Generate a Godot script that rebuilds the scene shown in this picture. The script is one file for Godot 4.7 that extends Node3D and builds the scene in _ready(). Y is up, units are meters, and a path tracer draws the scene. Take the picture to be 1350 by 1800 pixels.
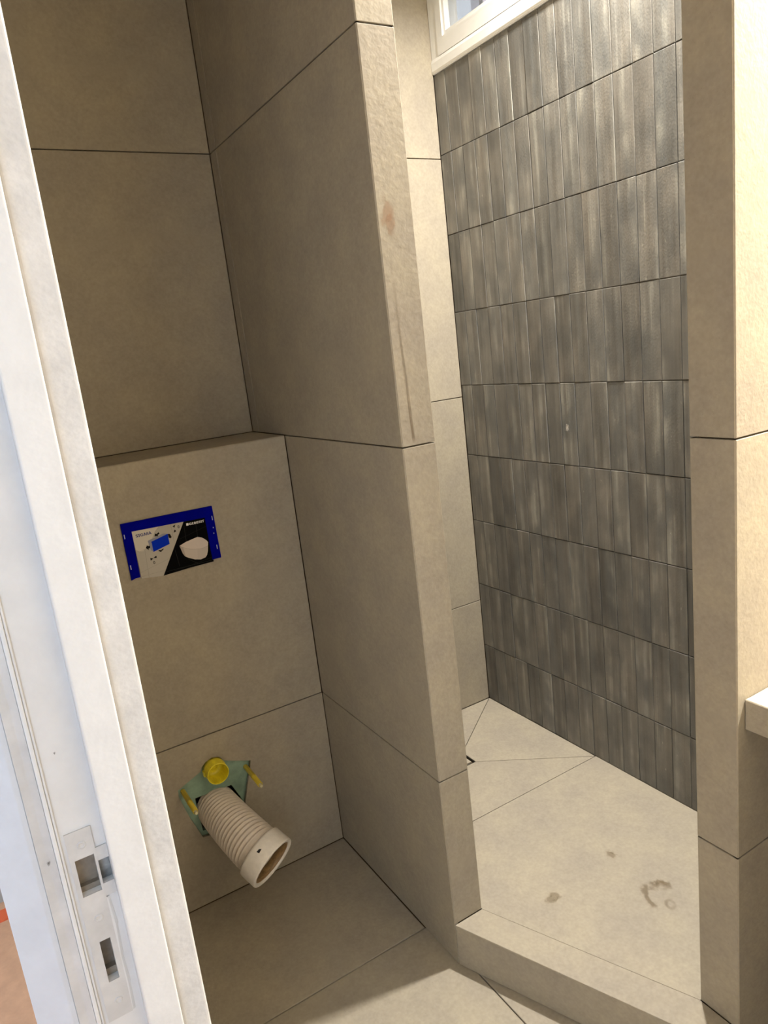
extends Node3D
# Bathroom under construction: a tiled toilet alcove with a bare waste pipe on the left,
# a walk-in shower with a wall of narrow dark tiles on the right, seen from the doorway.

# ---- measured layout (metres; y up, origin at the partition's front corner on the floor)
const H1 := 0.486      # first wall joint
const H2 := 1.2365     # second wall joint, also the ledge of the cistern casing
const H3 := 1.993      # third wall joint
const CEIL := 2.75
const T := 0.0806      # thickness of the partition
const ZB := -0.5844    # front of the cistern casing
const ZU := -0.8166    # upper back wall of the alcove
const ZS := -0.790     # back wall of the shower
const X2 := 0.7525     # dark tiled wall
const XP := 0.2687     # end of the divider wall
const ZP0 := 0.452
const ZP1 := 0.5344
const SY := 0.1112     # level of the shower tray
const XL := -0.662     # left wall, room side
const XR := 1.32       # right wall beside the vanity
const ZF := 1.64       # wall behind the camera
const ZH := 2.30     # end wall of the hall
const LAMP1 := Vector3(0.60, CEIL, 0.12)
const LAMP2 := Vector3(1.12, CEIL, 0.86)
const CAN := 0.036
const GAP := 0.0028

var rng := RandomNumberGenerator.new()
var beige: StandardMaterial3D
var beige_rough: StandardMaterial3D
var dark_tile: StandardMaterial3D
var grout: StandardMaterial3D
var dark_grout: StandardMaterial3D
var paint: StandardMaterial3D
var paint_worn: StandardMaterial3D
var paint_cool: StandardMaterial3D
var plaster: StandardMaterial3D

# ------------------------------------------------------------------ helpers
func flat(color: Color, rough := 0.6, metal := 0.0) -> StandardMaterial3D:
	var m := StandardMaterial3D.new()
	m.albedo_color = color
	m.roughness = rough
	m.metallic = metal
	return m

func new_st() -> SurfaceTool:
	var st := SurfaceTool.new()
	st.begin(Mesh.PRIMITIVE_TRIANGLES)
	return st

# a convex face, points counter-clockwise seen from outside
func face(st: SurfaceTool, pts: Array, uvs: Array, tint := Color.WHITE) -> void:
	var n: Vector3 = (pts[1] - pts[0]).cross(pts[2] - pts[0])
	if n.length() < 1e-12 and pts.size() > 3:
		n = (pts[2] - pts[0]).cross(pts[3] - pts[0])
	n = n.normalized()
	for i in range(1, pts.size() - 1):
		for k in [0, i + 1, i]:
			st.set_normal(n)
			st.set_color(tint)
			st.set_uv(uvs[k])
			st.add_vertex(pts[k])

func box(st: SurfaceTool, a: Vector3, b: Vector3) -> void:
	var p := [Vector3(a.x, a.y, a.z), Vector3(b.x, a.y, a.z), Vector3(b.x, b.y, a.z), Vector3(a.x, b.y, a.z), Vector3(a.x, a.y, b.z), Vector3(b.x, a.y, b.z), Vector3(b.x, b.y, b.z), Vector3(a.x, b.y, b.z)]
	for q in [[4, 5, 6, 7], [1, 0, 3, 2], [5, 1, 2, 6], [0, 4, 7, 3], [7, 6, 2, 3], [0, 1, 5, 4]]:
		var pts := []
		var uvs := []
		for i in q:
			var v: Vector3 = p[i]
			pts.append(v)
			if q == [4, 5, 6, 7] or q == [1, 0, 3, 2]:
				uvs.append(Vector2(v.x, -v.y))
			elif q == [7, 6, 2, 3] or q == [0, 1, 5, 4]:
				uvs.append(Vector2(v.x, v.z))
			else:
				uvs.append(Vector2(v.z, -v.y))
		face(st, pts, uvs)

func obj(called: String, st: SurfaceTool, m: Material, parent: Node3D = self) -> MeshInstance3D:
	var o := MeshInstance3D.new()
	o.name = called
	o.mesh = st.commit()
	o.material_override = m
	parent.add_child(o, true)
	return o

func box_obj(called: String, a: Vector3, b: Vector3, m: Material, parent: Node3D = self) -> MeshInstance3D:
	var st := new_st()
	box(st, a, b)
	return obj(called, st, m, parent)

func tag(o: Node3D, label: String, category: String, group := "") -> Node3D:
	o.set_meta("label", label)
	o.set_meta("category", category)
	if group:
		o.set_meta("group", group)
	return o

func struct(o: Node3D, label: String, category: String) -> Node3D:
	o.set_meta("kind", "structure")
	return tag(o, label, category)

func thing(called: String, label: String, category: String, at: Vector3, group := "") -> Node3D:
	var o := Node3D.new()
	o.name = called
	o.position = at
	add_child(o, true)
	tag(o, label, category, group)
	return o

func inset(pts: PackedVector2Array, d: float) -> PackedVector2Array:
	var out := PackedVector2Array()
	var n := pts.size()
	for i in n:
		var a := pts[(i + n - 1) % n]
		var b := pts[i]
		var c := pts[(i + 1) % n]
		var e1 := (b - a).normalized()
		var e2 := (c - b).normalized()
		var n1 := Vector2(-e1.y, e1.x)
		var n2 := Vector2(-e2.y, e2.x)
		var s := n1 + n2
		var k := d * 2.0 / maxf(s.length_squared(), 0.2)
		out.append(b + s * k)
	return out

# a slab of any convex outline with a bevelled front edge; pts counter-clockwise in (u, v), the front at n = 0
func slab(called: String, parent: Node3D, origin: Vector3, u: Vector3, v: Vector3, pts: PackedVector2Array, thick: float, bevel: float, m: Material, tint := Color.WHITE, vmin := 0.0, vmax := 3.0) -> MeshInstance3D:
	var st := new_st()
	var off := Vector2(rng.randf() * 3.0, rng.randf_range(vmin, vmax))
	var top := inset(pts, bevel)
	var n := pts.size()
	var tx := func(p: Vector2) -> Vector2:
		return Vector2(p.x, -p.y) + off
	var f := []
	var fu := []
	for p in top:
		f.append(Vector3(p.x, p.y, 0))
		fu.append(tx.call(p))
	face(st, f, fu, tint)
	for i in n:
		var j := (i + 1) % n
		var a := pts[i]
		var b := pts[j]
		face(st, [Vector3(a.x, a.y, -bevel), Vector3(b.x, b.y, -bevel), Vector3(top[j].x, top[j].y, 0), Vector3(top[i].x, top[i].y, 0)], [tx.call(a), tx.call(b), tx.call(top[j]), tx.call(top[i])], tint)
		face(st, [Vector3(a.x, a.y, -thick), Vector3(b.x, b.y, -thick), Vector3(b.x, b.y, -bevel), Vector3(a.x, a.y, -bevel)], [tx.call(a), tx.call(b), tx.call(b), tx.call(a)], tint)
	var o := obj(called, st, m, parent)
	o.transform = Transform3D(Basis(u, v, u.cross(v)), origin)
	return o

func rect(u0: float, v0: float, u1: float, v1: float, g := 0.0) -> PackedVector2Array:
	return PackedVector2Array([Vector2(u0 + g, v0 + g), Vector2(u1 - g, v0 + g), Vector2(u1 - g, v1 - g), Vector2(u0 + g, v1 - g)])

func wall_tile(parent: Node3D, origin: Vector3, u: Vector3, v: Vector3, u0: float, v0: float, u1: float, v1: float, m: Material = beige) -> MeshInstance3D:
	var k := rng.randf_range(0.965, 1.03)
	return slab("tile", parent, origin, u, v, rect(u0, v0, u1, v1, GAP * 0.5), 0.0095, 0.0009, m, Color(k, k, k * rng.randf_range(0.985, 1.0)))

# rows of large tiles on a face: us = joints along u, vs = joints along v
func tile_grid(parent: Node3D, origin: Vector3, u: Vector3, v: Vector3, us: Array, vs: Array, m: Material = beige) -> void:
	for i in us.size() - 1:
		for j in vs.size() - 1:
			wall_tile(parent, origin, u, v, us[i], vs[j], us[i + 1], vs[j + 1], m)

# a plate in the (x, y) plane with rectangular holes, front at z1, back at z0
func holed(st: SurfaceTool, r: Rect2, holes: Array, z0: float, z1: float) -> void:
	var xs := [r.position.x, r.end.x]
	var ys := [r.position.y, r.end.y]
	for h in holes:
		xs.append_array([h.position.x, h.end.x])
		ys.append_array([h.position.y, h.end.y])
	xs.sort()
	ys.sort()
	var solid := func(i: int, j: int) -> bool:
		if i < 0 or j < 0 or i >= xs.size() - 1 or j >= ys.size() - 1:
			return false
		var c := Vector2((xs[i] + xs[i + 1]) * 0.5, (ys[j] + ys[j + 1]) * 0.5)
		if not r.has_point(c):
			return false
		for h in holes:
			if h.has_point(c):
				return false
		return true
	for i in xs.size() - 1:
		for j in ys.size() - 1:
			if not solid.call(i, j) or xs[i + 1] - xs[i] < 1e-6 or ys[j + 1] - ys[j] < 1e-6:
				continue
			var a: float = xs[i]
			var b: float = xs[i + 1]
			var c: float = ys[j]
			var d: float = ys[j + 1]
			var uv := [Vector2(a, -c), Vector2(b, -c), Vector2(b, -d), Vector2(a, -d)]
			face(st, [Vector3(a, c, z1), Vector3(b, c, z1), Vector3(b, d, z1), Vector3(a, d, z1)], uv)
			face(st, [Vector3(b, c, z0), Vector3(a, c, z0), Vector3(a, d, z0), Vector3(b, d, z0)], uv)
			if not solid.call(i - 1, j):
				face(st, [Vector3(a, c, z0), Vector3(a, c, z1), Vector3(a, d, z1), Vector3(a, d, z0)], uv)
			if not solid.call(i + 1, j):
				face(st, [Vector3(b, c, z1), Vector3(b, c, z0), Vector3(b, d, z0), Vector3(b, d, z1)], uv)
			if not solid.call(i, j - 1):
				face(st, [Vector3(a, c, z0), Vector3(b, c, z0), Vector3(b, c, z1), Vector3(a, c, z1)], uv)
			if not solid.call(i, j + 1):
				face(st, [Vector3(a, d, z1), Vector3(b, d, z1), Vector3(b, d, z0), Vector3(a, d, z0)], uv)

# any simple outline in the (x, y) plane, front at z1, back at z0
func prism(st: SurfaceTool, pts: PackedVector2Array, z0: float, z1: float) -> void:
	if signed_area(pts) < 0.0:
		pts.reverse()
	var idx := Geometry2D.triangulate_polygon(pts)
	for k in range(0, idx.size(), 3):
		var t := [pts[idx[k]], pts[idx[k + 1]], pts[idx[k + 2]]]
		if (t[1] - t[0]).cross(t[2] - t[0]) < 0.0:
			t.reverse()
		var uv := [Vector2(t[0].x, -t[0].y), Vector2(t[1].x, -t[1].y), Vector2(t[2].x, -t[2].y)]
		face(st, [Vector3(t[0].x, t[0].y, z1), Vector3(t[1].x, t[1].y, z1), Vector3(t[2].x, t[2].y, z1)], uv)
		face(st, [Vector3(t[0].x, t[0].y, z0), Vector3(t[2].x, t[2].y, z0), Vector3(t[1].x, t[1].y, z0)], uv)
	var run := 0.0
	for i in pts.size():
		var a := pts[i]
		var b := pts[(i + 1) % pts.size()]
		var far := run + a.distance_to(b)
		var uv := [Vector2(run, z0), Vector2(far, z0), Vector2(far, z1), Vector2(run, z1)]
		run = far
		face(st, [Vector3(a.x, a.y, z0), Vector3(b.x, b.y, z0), Vector3(b.x, b.y, z1), Vector3(a.x, a.y, z1)], uv)

func signed_area(p: PackedVector2Array) -> float:
	var s := 0.0
	for i in p.size():
		s += p[i].cross(p[(i + 1) % p.size()])
	return s

# an outline in plan (x, z), raised from y0 to y1
func upright(called: String, parent: Node3D, pts: PackedVector2Array, y0: float, y1: float, m: Material) -> MeshInstance3D:
	var p := PackedVector2Array()
	for q in pts:
		p.append(Vector2(q.x, -q.y))
	var st := new_st()
	prism(st, p, y0, y1)
	var o := obj(called, st, m, parent)
	o.transform = Transform3D(Basis(Vector3.RIGHT, Vector3.FORWARD, Vector3.UP), Vector3.ZERO)
	return o

# rings of radius r about points of a path: rows of [centre, axis, radius]
func sweep(rows: Array, seg: int, closed_ends := false) -> SurfaceTool:
	var st := new_st()
	st.set_smooth_group(0)
	var rings := []
	for r in rows:
		var ax: Vector3 = r[1].normalized()
		var side := ax.cross(Vector3.UP).normalized()
		var up := side.cross(ax)
		var ring := []
		for k in seg:
			var a := TAU * k / seg
			ring.append(r[0] + (side * cos(a) + up * sin(a)) * r[2])
		rings.append(ring)
	for i in rings.size() - 1:
		for k in seg:
			var l := (k + 1) % seg
			var p := [rings[i][k], rings[i][l], rings[i + 1][l], rings[i + 1][k]]
			var uv := [Vector2(float(k) / seg, i * 0.05), Vector2(float(k + 1) / seg, i * 0.05), Vector2(float(k + 1) / seg, i * 0.05 + 0.05), Vector2(float(k) / seg, i * 0.05 + 0.05)]
			for t in [[0, 1, 2], [0, 2, 3]]:
				for q in t:
					st.set_uv(uv[q])
					st.add_vertex(p[q])
	if closed_ends:
		for e in [0, rings.size() - 1]:
			for k in range(1, seg - 1):
				var t := [0, k, k + 1] if e else [0, k + 1, k]
				for q in t:
					st.set_uv(Vector2(0.5, 0.5))
					st.set_smooth_group(1)
					st.add_vertex(rings[e][q])
	st.index()
	st.generate_normals()
	return st

# ------------------------------------------------------------------ textures
func grey_noise(s: int, size: int, freq: float, octaves := 5, kind := FastNoiseLite.TYPE_SIMPLEX_SMOOTH, w := 0) -> PackedByteArray:
	var n := FastNoiseLite.new()
	n.seed = s
	n.noise_type = kind
	n.frequency = freq
	n.fractal_octaves = octaves
	var im := n.get_seamless_image(w if w else size, size, false, false, 0.15, true)
	if w and w != size:
		im.convert(Image.FORMAT_L8)
		im.resize(size, size, Image.INTERPOLATE_CUBIC)
	im.convert(Image.FORMAT_L8)
	return im.get_data()

func tex(im: Image) -> ImageTexture:
	im.generate_mipmaps()
	return ImageTexture.create_from_image(im)

func make_beige(relief: float, strength: float, s: int) -> StandardMaterial3D:
	var size := 1024
	var cloud := grey_noise(s, size, 0.0055, 5)
	var fine := grey_noise(s + 1, size, 0.09, 3)
	var fleck := grey_noise(s + 2, size, 0.21, 2)
	var rough := grey_noise(s + 3, size, 0.035, 5)
	var col := PackedByteArray()
	col.resize(size * size * 3)
	var hgt := PackedByteArray()
	hgt.resize(size * size)
	for i in size * size:
		var c := (cloud[i] - 128) / 128.0
		var f := (fine[i] - 128) / 128.0
		var k := 1.0 + 0.04 * c + 0.035 * f + 0.03 * (rough[i] - 128) / 128.0
		if fleck[i] > 214:
			k += (fleck[i] - 214) * 0.0035
		elif fleck[i] < 36:
			k -= (36 - fleck[i]) * 0.005
		col[i * 3] = int(clampf(162.0 * k, 0, 255))
		col[i * 3 + 1] = int(clampf(153.0 * k, 0, 255))
		col[i * 3 + 2] = int(clampf(137.0 * k - 2.0 * c, 0, 255))
		hgt[i] = int(clampf(rough[i] * relief + fine[i] * 0.22 + fleck[i] * 0.10, 0, 255))
	var m := StandardMaterial3D.new()
	m.albedo_texture = tex(Image.create_from_data(size, size, false, Image.FORMAT_RGB8, col))
	m.vertex_color_use_as_albedo = true
	m.roughness = 0.62
	m.metallic_specular = 0.4
	m.normal_enabled = true
	var h := Image.create_from_data(size, size, false, Image.FORMAT_L8, hgt)
	h.convert(Image.FORMAT_RGBA8)
	h.bump_map_to_normal_map(strength)
	m.normal_texture = tex(h)
	m.normal_scale = 0.6
	return m

func make_dark() -> StandardMaterial3D:
	var size := 1024
	var wide := grey_noise(31, size, 0.018, 3, FastNoiseLite.TYPE_SIMPLEX_SMOOTH, 0)
	var streak := squash(grey_noise(32, size, 0.022, 4), size, 12)
	var hair := squash(grey_noise(33, size, 0.06, 3), size, 22)
	var cloud := grey_noise(34, size, 0.007, 4)
	var chip := grey_noise(35, size, 0.05, 4)
	var fine := grey_noise(36, size, 0.16, 2)
	var col := PackedByteArray()
	col.resize(size * size * 3)
	var hgt := PackedByteArray()
	hgt.resize(size * size)
	for i in size * size:
		var s := (streak[i] - 128) / 128.0
		var h := (hair[i] - 128) / 128.0
		var c := (cloud[i] - 128) / 128.0
		var w := (wide[i] - 128) / 128.0
		var k := 1.0 + 0.075 * s + 0.04 * h + 0.17 * c + 0.04 * w + 0.03 * (fine[i] - 128) / 128.0
		var bright := 0.0
		if hair[i] > 190 and c > -0.1:
			bright = (hair[i] - 190) * 0.55
		if chip[i] > 216:
			bright += (chip[i] - 216) * 1.6
		if chip[i] < 30:
			k -= (30 - chip[i]) * 0.008
		var wash := clampf((streak[i] - 140) / 70.0, 0.0, 1.0) * clampf((cloud[i] - 100) / 70.0, 0.0, 1.0)
		bright += 21.0 * wash * (0.6 + 0.8 * (hair[i] / 255.0))
		k -= 0.06 * clampf((104 - streak[i]) / 60.0, 0.0, 1.0)
		var warm := 2.0 * c - 2.0 * s
		col[i * 3] = int(clampf(111.0 * k + bright + warm, 0, 255))
		col[i * 3 + 1] = int(clampf(108.5 * k + bright, 0, 255))
		col[i * 3 + 2] = int(clampf(102.5 * k + bright * 0.85 - warm, 0, 255))
		hgt[i] = int(clampf(hair[i] * 0.35 + streak[i] * 0.25 + fine[i] * 0.2 + wide[i] * 0.2, 0, 255))
	var m := StandardMaterial3D.new()
	m.albedo_texture = tex(Image.create_from_data(size, size, false, Image.FORMAT_RGB8, col))
	m.vertex_color_use_as_albedo = true
	m.roughness = 0.44
	m.metallic_specular = 0.55
	m.uv1_scale = Vector3(1.3, 0.7, 1.0)
	m.normal_enabled = true
	var h2 := Image.create_from_data(size, size, false, Image.FORMAT_L8, hgt)
	h2.convert(Image.FORMAT_RGBA8)
	h2.bump_map_to_normal_map(2.0)
	m.normal_texture = tex(h2)
	m.normal_scale = 0.55
	return m

# the same noise, drawn out vertically
func squash(data: PackedByteArray, size: int, times: int) -> PackedByteArray:
	var im := Image.create_from_data(size, size, false, Image.FORMAT_L8, data)
	im = im.get_region(Rect2i(0, 0, size, size / times))
	im.resize(size, size, Image.INTERPOLATE_CUBIC)
	return im.get_data()

func make_paint(base: Color, mottle: float, s: int, strength: float) -> StandardMaterial3D:
	var size := 512
	var a := grey_noise(s, size, 0.012, 4)
	var b := grey_noise(s + 1, size, 0.07, 3)
	var im := Image.create(size, size, false, Image.FORMAT_RGB8)
	var hgt := PackedByteArray()
	hgt.resize(size * size)
	for y in size:
		for x in size:
			var i := y * size + x
			var k := 1.0 + mottle * (a[i] - 128) / 128.0 + mottle * 0.3 * (b[i] - 128) / 128.0
			im.set_pixel(x, y, Color(base.r * k, base.g * k, base.b * k))
			hgt[i] = int(a[i] * 0.5 + b[i] * 0.5)
	var m := StandardMaterial3D.new()
	m.albedo_texture = tex(im)
	m.roughness = 0.42
	m.uv1_scale = Vector3(3.0, 3.0, 1.0)
	m.normal_enabled = true
	var h := Image.create_from_data(size, size, false, Image.FORMAT_L8, hgt)
	h.convert(Image.FORMAT_RGBA8)
	h.bump_map_to_normal_map(strength)
	m.normal_texture = tex(h)
	m.normal_scale = 0.5
	return m

func stain_material(color: Color, s: int, shape: int, most: float) -> StandardMaterial3D:
	var size := 96
	var n := FastNoiseLite.new()
	n.seed = s
	n.frequency = 0.02
	n.fractal_octaves = 4
	var im := Image.create(size, size, false, Image.FORMAT_RGBA8)
	for y in size:
		for x in size:
			var p := Vector2(x + 0.5, y + 0.5) / size * 2.0 - Vector2.ONE
			var v := n.get_noise_2d(x, y)
			var a := 0.0
			if shape == 0:      # a blot
				a = smoothstep(0.9, 0.35, p.length() + v * 0.55)
				a *= 0.6 + 0.4 * smoothstep(-0.1, 0.3, v)
			elif shape == 1:    # a ring-shaped mark with a tail
				var bar := smoothstep(0.30, 0.08, absf(p.y + 0.55 + v * 0.35)) * smoothstep(0.95, 0.75, absf(p.x))
				var leg := smoothstep(0.20, 0.06, absf(p.x + 0.62 + v * 0.25)) * smoothstep(0.80, 0.55, absf(p.y + 0.05))
				var loop := smoothstep(0.14, 0.03, absf(p.distance_to(Vector2(0.30, 0.55)) - 0.22 + v * 0.1))
				a = maxf(bar * (0.55 + 1.2 * v), maxf(leg * 0.7, loop * 0.42 * (0.8 + v)))
			else:               # a run down a wall
				a = smoothstep(0.55, 0.15, absf(p.x + v * 0.35)) * smoothstep(1.0, 0.9, absf(p.y)) * (0.55 + 0.45 * p.y + v * 0.4)
			im.set_pixel(x, y, Color(color.r, color.g, color.b, clampf(a, 0, 1) * most))
	var m := StandardMaterial3D.new()
	m.albedo_texture = tex(im)
	m.transparency = BaseMaterial3D.TRANSPARENCY_ALPHA
	m.roughness = 0.8
	m.texture_repeat = false
	return m

func stain(parent: Node3D, at: Vector3, u: Vector3, v: Vector3, w: float, h: float, m: Material, label: String) -> void:
	var st := new_st()
	face(st, [Vector3(-w / 2, -h / 2, 0), Vector3(w / 2, -h / 2, 0), Vector3(w / 2, h / 2, 0), Vector3(-w / 2, h / 2, 0)], [Vector2(0, 1), Vector2(1, 1), Vector2(1, 0), Vector2(0, 0)])
	var o := obj("stain", st, m, parent)
	o.transform = Transform3D(Basis(u, v, u.cross(v)), at + u.cross(v) * 0.0004)
	o.set_meta("label", label)

func lettering(words: String, parent: Node3D, at: Vector3, height: float, wide: float, color: Color) -> void:
	var t := TextMesh.new()
	var f := SystemFont.new()
	f.font_names = PackedStringArray(["Droid Sans"])
	f.font_weight = 700
	t.font = f
	t.text = words
	t.font_size = 64
	t.pixel_size = height / 46.0
	t.depth = 0.0004
	t.curve_step = 4.0
	t.material = flat(color, 0.6)
	var o := MeshInstance3D.new()
	o.name = "lettering"
	o.mesh = t
	parent.add_child(o, true)
	o.position = at
	var b := t.get_aabb()
	if b.size.x > 0.0:
		o.scale = Vector3(wide / b.size.x, height / b.size.y, 1)

# ------------------------------------------------------------------ scene
func _ready() -> void:
	rng.seed = 77
	# --- camera, sky, lamps, exposure
	var cam := Camera3D.new()
	cam.name = "camera"
	cam.transform = Transform3D(Basis(Vector3(0.848719, -0.114128, 0.516383), Vector3(0.211806, 0.968059, -0.134165), Vector3(-0.484577, 0.223241, 0.845783)), Vector3(-0.752575, 1.438405, 1.210173))
	cam.fov = rad_to_deg(2.0 * atan(900.0 / 1270.54))
	cam.near = 0.02
	add_child(cam)
	cam.current = true
	var env := Environment.new()
	env.background_mode = Environment.BG_COLOR
	env.background_color = Color(0.80, 0.89, 1.0)
	env.background_energy_multiplier = 6.5
	env.tonemap_mode = Environment.TONE_MAPPER_LINEAR
	env.tonemap_exposure = 1.0
	env.sdfgi_enabled = true
	env.ssao_enabled = true
	env.ssil_enabled = true
	var we := WorldEnvironment.new()
	we.name = "sky"
	we.environment = env
	add_child(we)
	downlight("white round ceiling downlight over the shower tray", LAMP1, Color(1.0, 0.98, 0.945), 8.2)
	downlight("white round ceiling downlight over the beige countertop", LAMP2, Color(1.0, 0.98, 0.945), 20.5)
	# --- materials
	beige = make_beige(0.22, 2.2, 11)
	beige_rough = make_beige(0.5, 1.3, 51)
	dark_tile = make_dark()
	grout = flat(Color(0.40, 0.33, 0.24), 0.9)
	dark_grout = flat(Color(0.62, 0.57, 0.49), 0.9)
	paint = make_paint(Color(0.79, 0.785, 0.78), 0.018, 71, 0.6)
	paint_worn = make_paint(Color(0.735, 0.725, 0.715), 0.045, 81, 1.5)
	paint_cool = make_paint(Color(0.74, 0.75, 0.77), 0.02, 91, 1.0)
	plaster = flat(Color(0.86, 0.84, 0.80), 0.9)
	# --- structure, then things
	room_shell()
	alcove()
	shower()
	dark_wall()
	shower_window()
	divider_and_counter()
	door_frame()
	hallway()
	flush_guard()
	toilet_pipes()

func downlight(label: String, at: Vector3, color: Color, energy: float) -> void:
	var t := thing("ceiling_lamp", label, "ceiling lamp", at)
	var m := flat(Color(0.9, 0.9, 0.88), 0.4)
	obj("ring", sweep([[Vector3(0, -0.0002, 0), Vector3.DOWN, 0.068], [Vector3(0, -0.004, 0), Vector3.DOWN, 0.067], [Vector3(0, -0.005, 0), Vector3.DOWN, 0.062], [Vector3(0, -0.001, 0), Vector3.DOWN, 0.0465], [Vector3(0, CAN, 0), Vector3.DOWN, 0.0465], [Vector3(0, CAN + 0.003, 0), Vector3.DOWN, 0.0005]], 40), m, t)
	var g := flat(Color(1, 0.95, 0.86), 0.5)
	g.emission_enabled = true
	g.emission = color
	g.emission_energy_multiplier = 4.0
	obj("lens", sweep([[Vector3(0, CAN - 0.001, 0), Vector3.DOWN, 0.045], [Vector3(0, CAN - 0.003, 0), Vector3.DOWN, 0.044]], 32, true), g, t)
	var l := AreaLight3D.new()
	l.name = "lamp_light"
	l.area_size = Vector2(0.06, 0.06)
	l.light_color = color
	l.light_energy = energy
	l.set("area_range", 12.0)
	l.set("area_attenuation", 2.0)
	l.shadow_enabled = true
	l.rotation_degrees.x = -90
	l.position = Vector3(0, CAN - 0.006, 0)
	t.add_child(l)

func room_shell() -> void:
	var X := Vector3.RIGHT
	var Y := Vector3.UP
	var Z := Vector3.BACK
	# floor: a bed of mortar with its large tiles; x runs right, the tile's second axis runs towards the back
	var f := box_obj("floor", Vector3(-0.80, -0.12, -0.90), Vector3(XR + 0.12, -0.0095, ZF + 0.12), grout)
	struct(f, "beige tiled bathroom floor with thin dark joints between large tiles", "floor")
	var xs := [XL - 0.14, 0.0212, 0.7712, XR]
	var zs := [-0.1425, -0.1425 + 0.75, -0.1425 + 1.5, ZF + 0.0]
	for i in 3:
		for j in 3:
			wall_tile(f, Vector3(0, 0, 0), X, -Z, xs[i], -zs[j + 1], xs[i + 1], -zs[j])
	wall_tile(f, Vector3.ZERO, X, -Z, xs[0], 0.1425, 0.0, -ZB)
	# ceiling
	var cst := new_st()
	var h := 0.047
	holed(cst, Rect2(XL - 0.14, -ZF - 0.12, XR + 0.26 - XL, ZF + 1.07), [Rect2(LAMP1.x - h, -LAMP1.z - h, 2 * h, 2 * h), Rect2(LAMP2.x - h, -LAMP2.z - h, 2 * h, 2 * h)], 0.0, 0.12)
	var c := obj("ceiling", cst, flat(Color(0.86, 0.85, 0.82), 0.9))
	c.transform = Transform3D(Basis(Vector3.RIGHT, Vector3.FORWARD, Vector3.UP), Vector3(0, CEIL, 0))
	struct(c, "plain white ceiling over the bathroom", "ceiling")
	# right wall beside the countertop, and the wall behind the camera
	var r := box_obj("wall_east", Vector3(XR + 0.01, 0, ZP1), Vector3(XR + 0.12, CEIL, ZF + 0.12), grout)
	struct(r, "beige tiled wall at the far end of the countertop", "wall")
	tile_grid(r, Vector3(XR, 0, 0), -Z, Y, [-ZF, -ZP1 - 0.75, -ZP1], [0.0, H1, H2, H3, CEIL])
	var b := box_obj("wall_entry", Vector3(XL - 0.14, 0, ZF), Vector3(XR + 0.01, CEIL, ZF + 0.12), flat(Color(0.80, 0.76, 0.69), 0.9))
	struct(b, "plain pale plastered wall opposite the toilet alcove", "wall")
	# left wall with the doorway (z 0.47 to 1.33)
	var w := new_st()
	box(w, Vector3(-0.80, 0, -0.90), Vector3(XL - 0.0095, CEIL, 0.47))
	box(w, Vector3(-0.80, 0, 1.36), Vector3(XL - 0.0095, CEIL, ZF))
	box(w, Vector3(-0.80, 2.08, 0.47), Vector3(XL - 0.0095, CEIL, 1.36))
	var lw := obj("wall_west", w, grout)
	struct(lw, "beige tiled wall with the doorway, beside the toilet alcove", "wall")
	tile_grid(lw, Vector3(XL, 0, 0), -Z, Y, [-0.465, 0.22, -ZB], [0.0, H1, H2])
	tile_grid(lw, Vector3(XL, 0, 0), -Z, Y, [-0.465, 0.22, -ZU], [H2, H3, CEIL])
	tile_grid(lw, Vector3(XL, 0, 0), -Z, Y, [-ZF, -1.37], [0.0, H1, H2, H3, CEIL])

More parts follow.
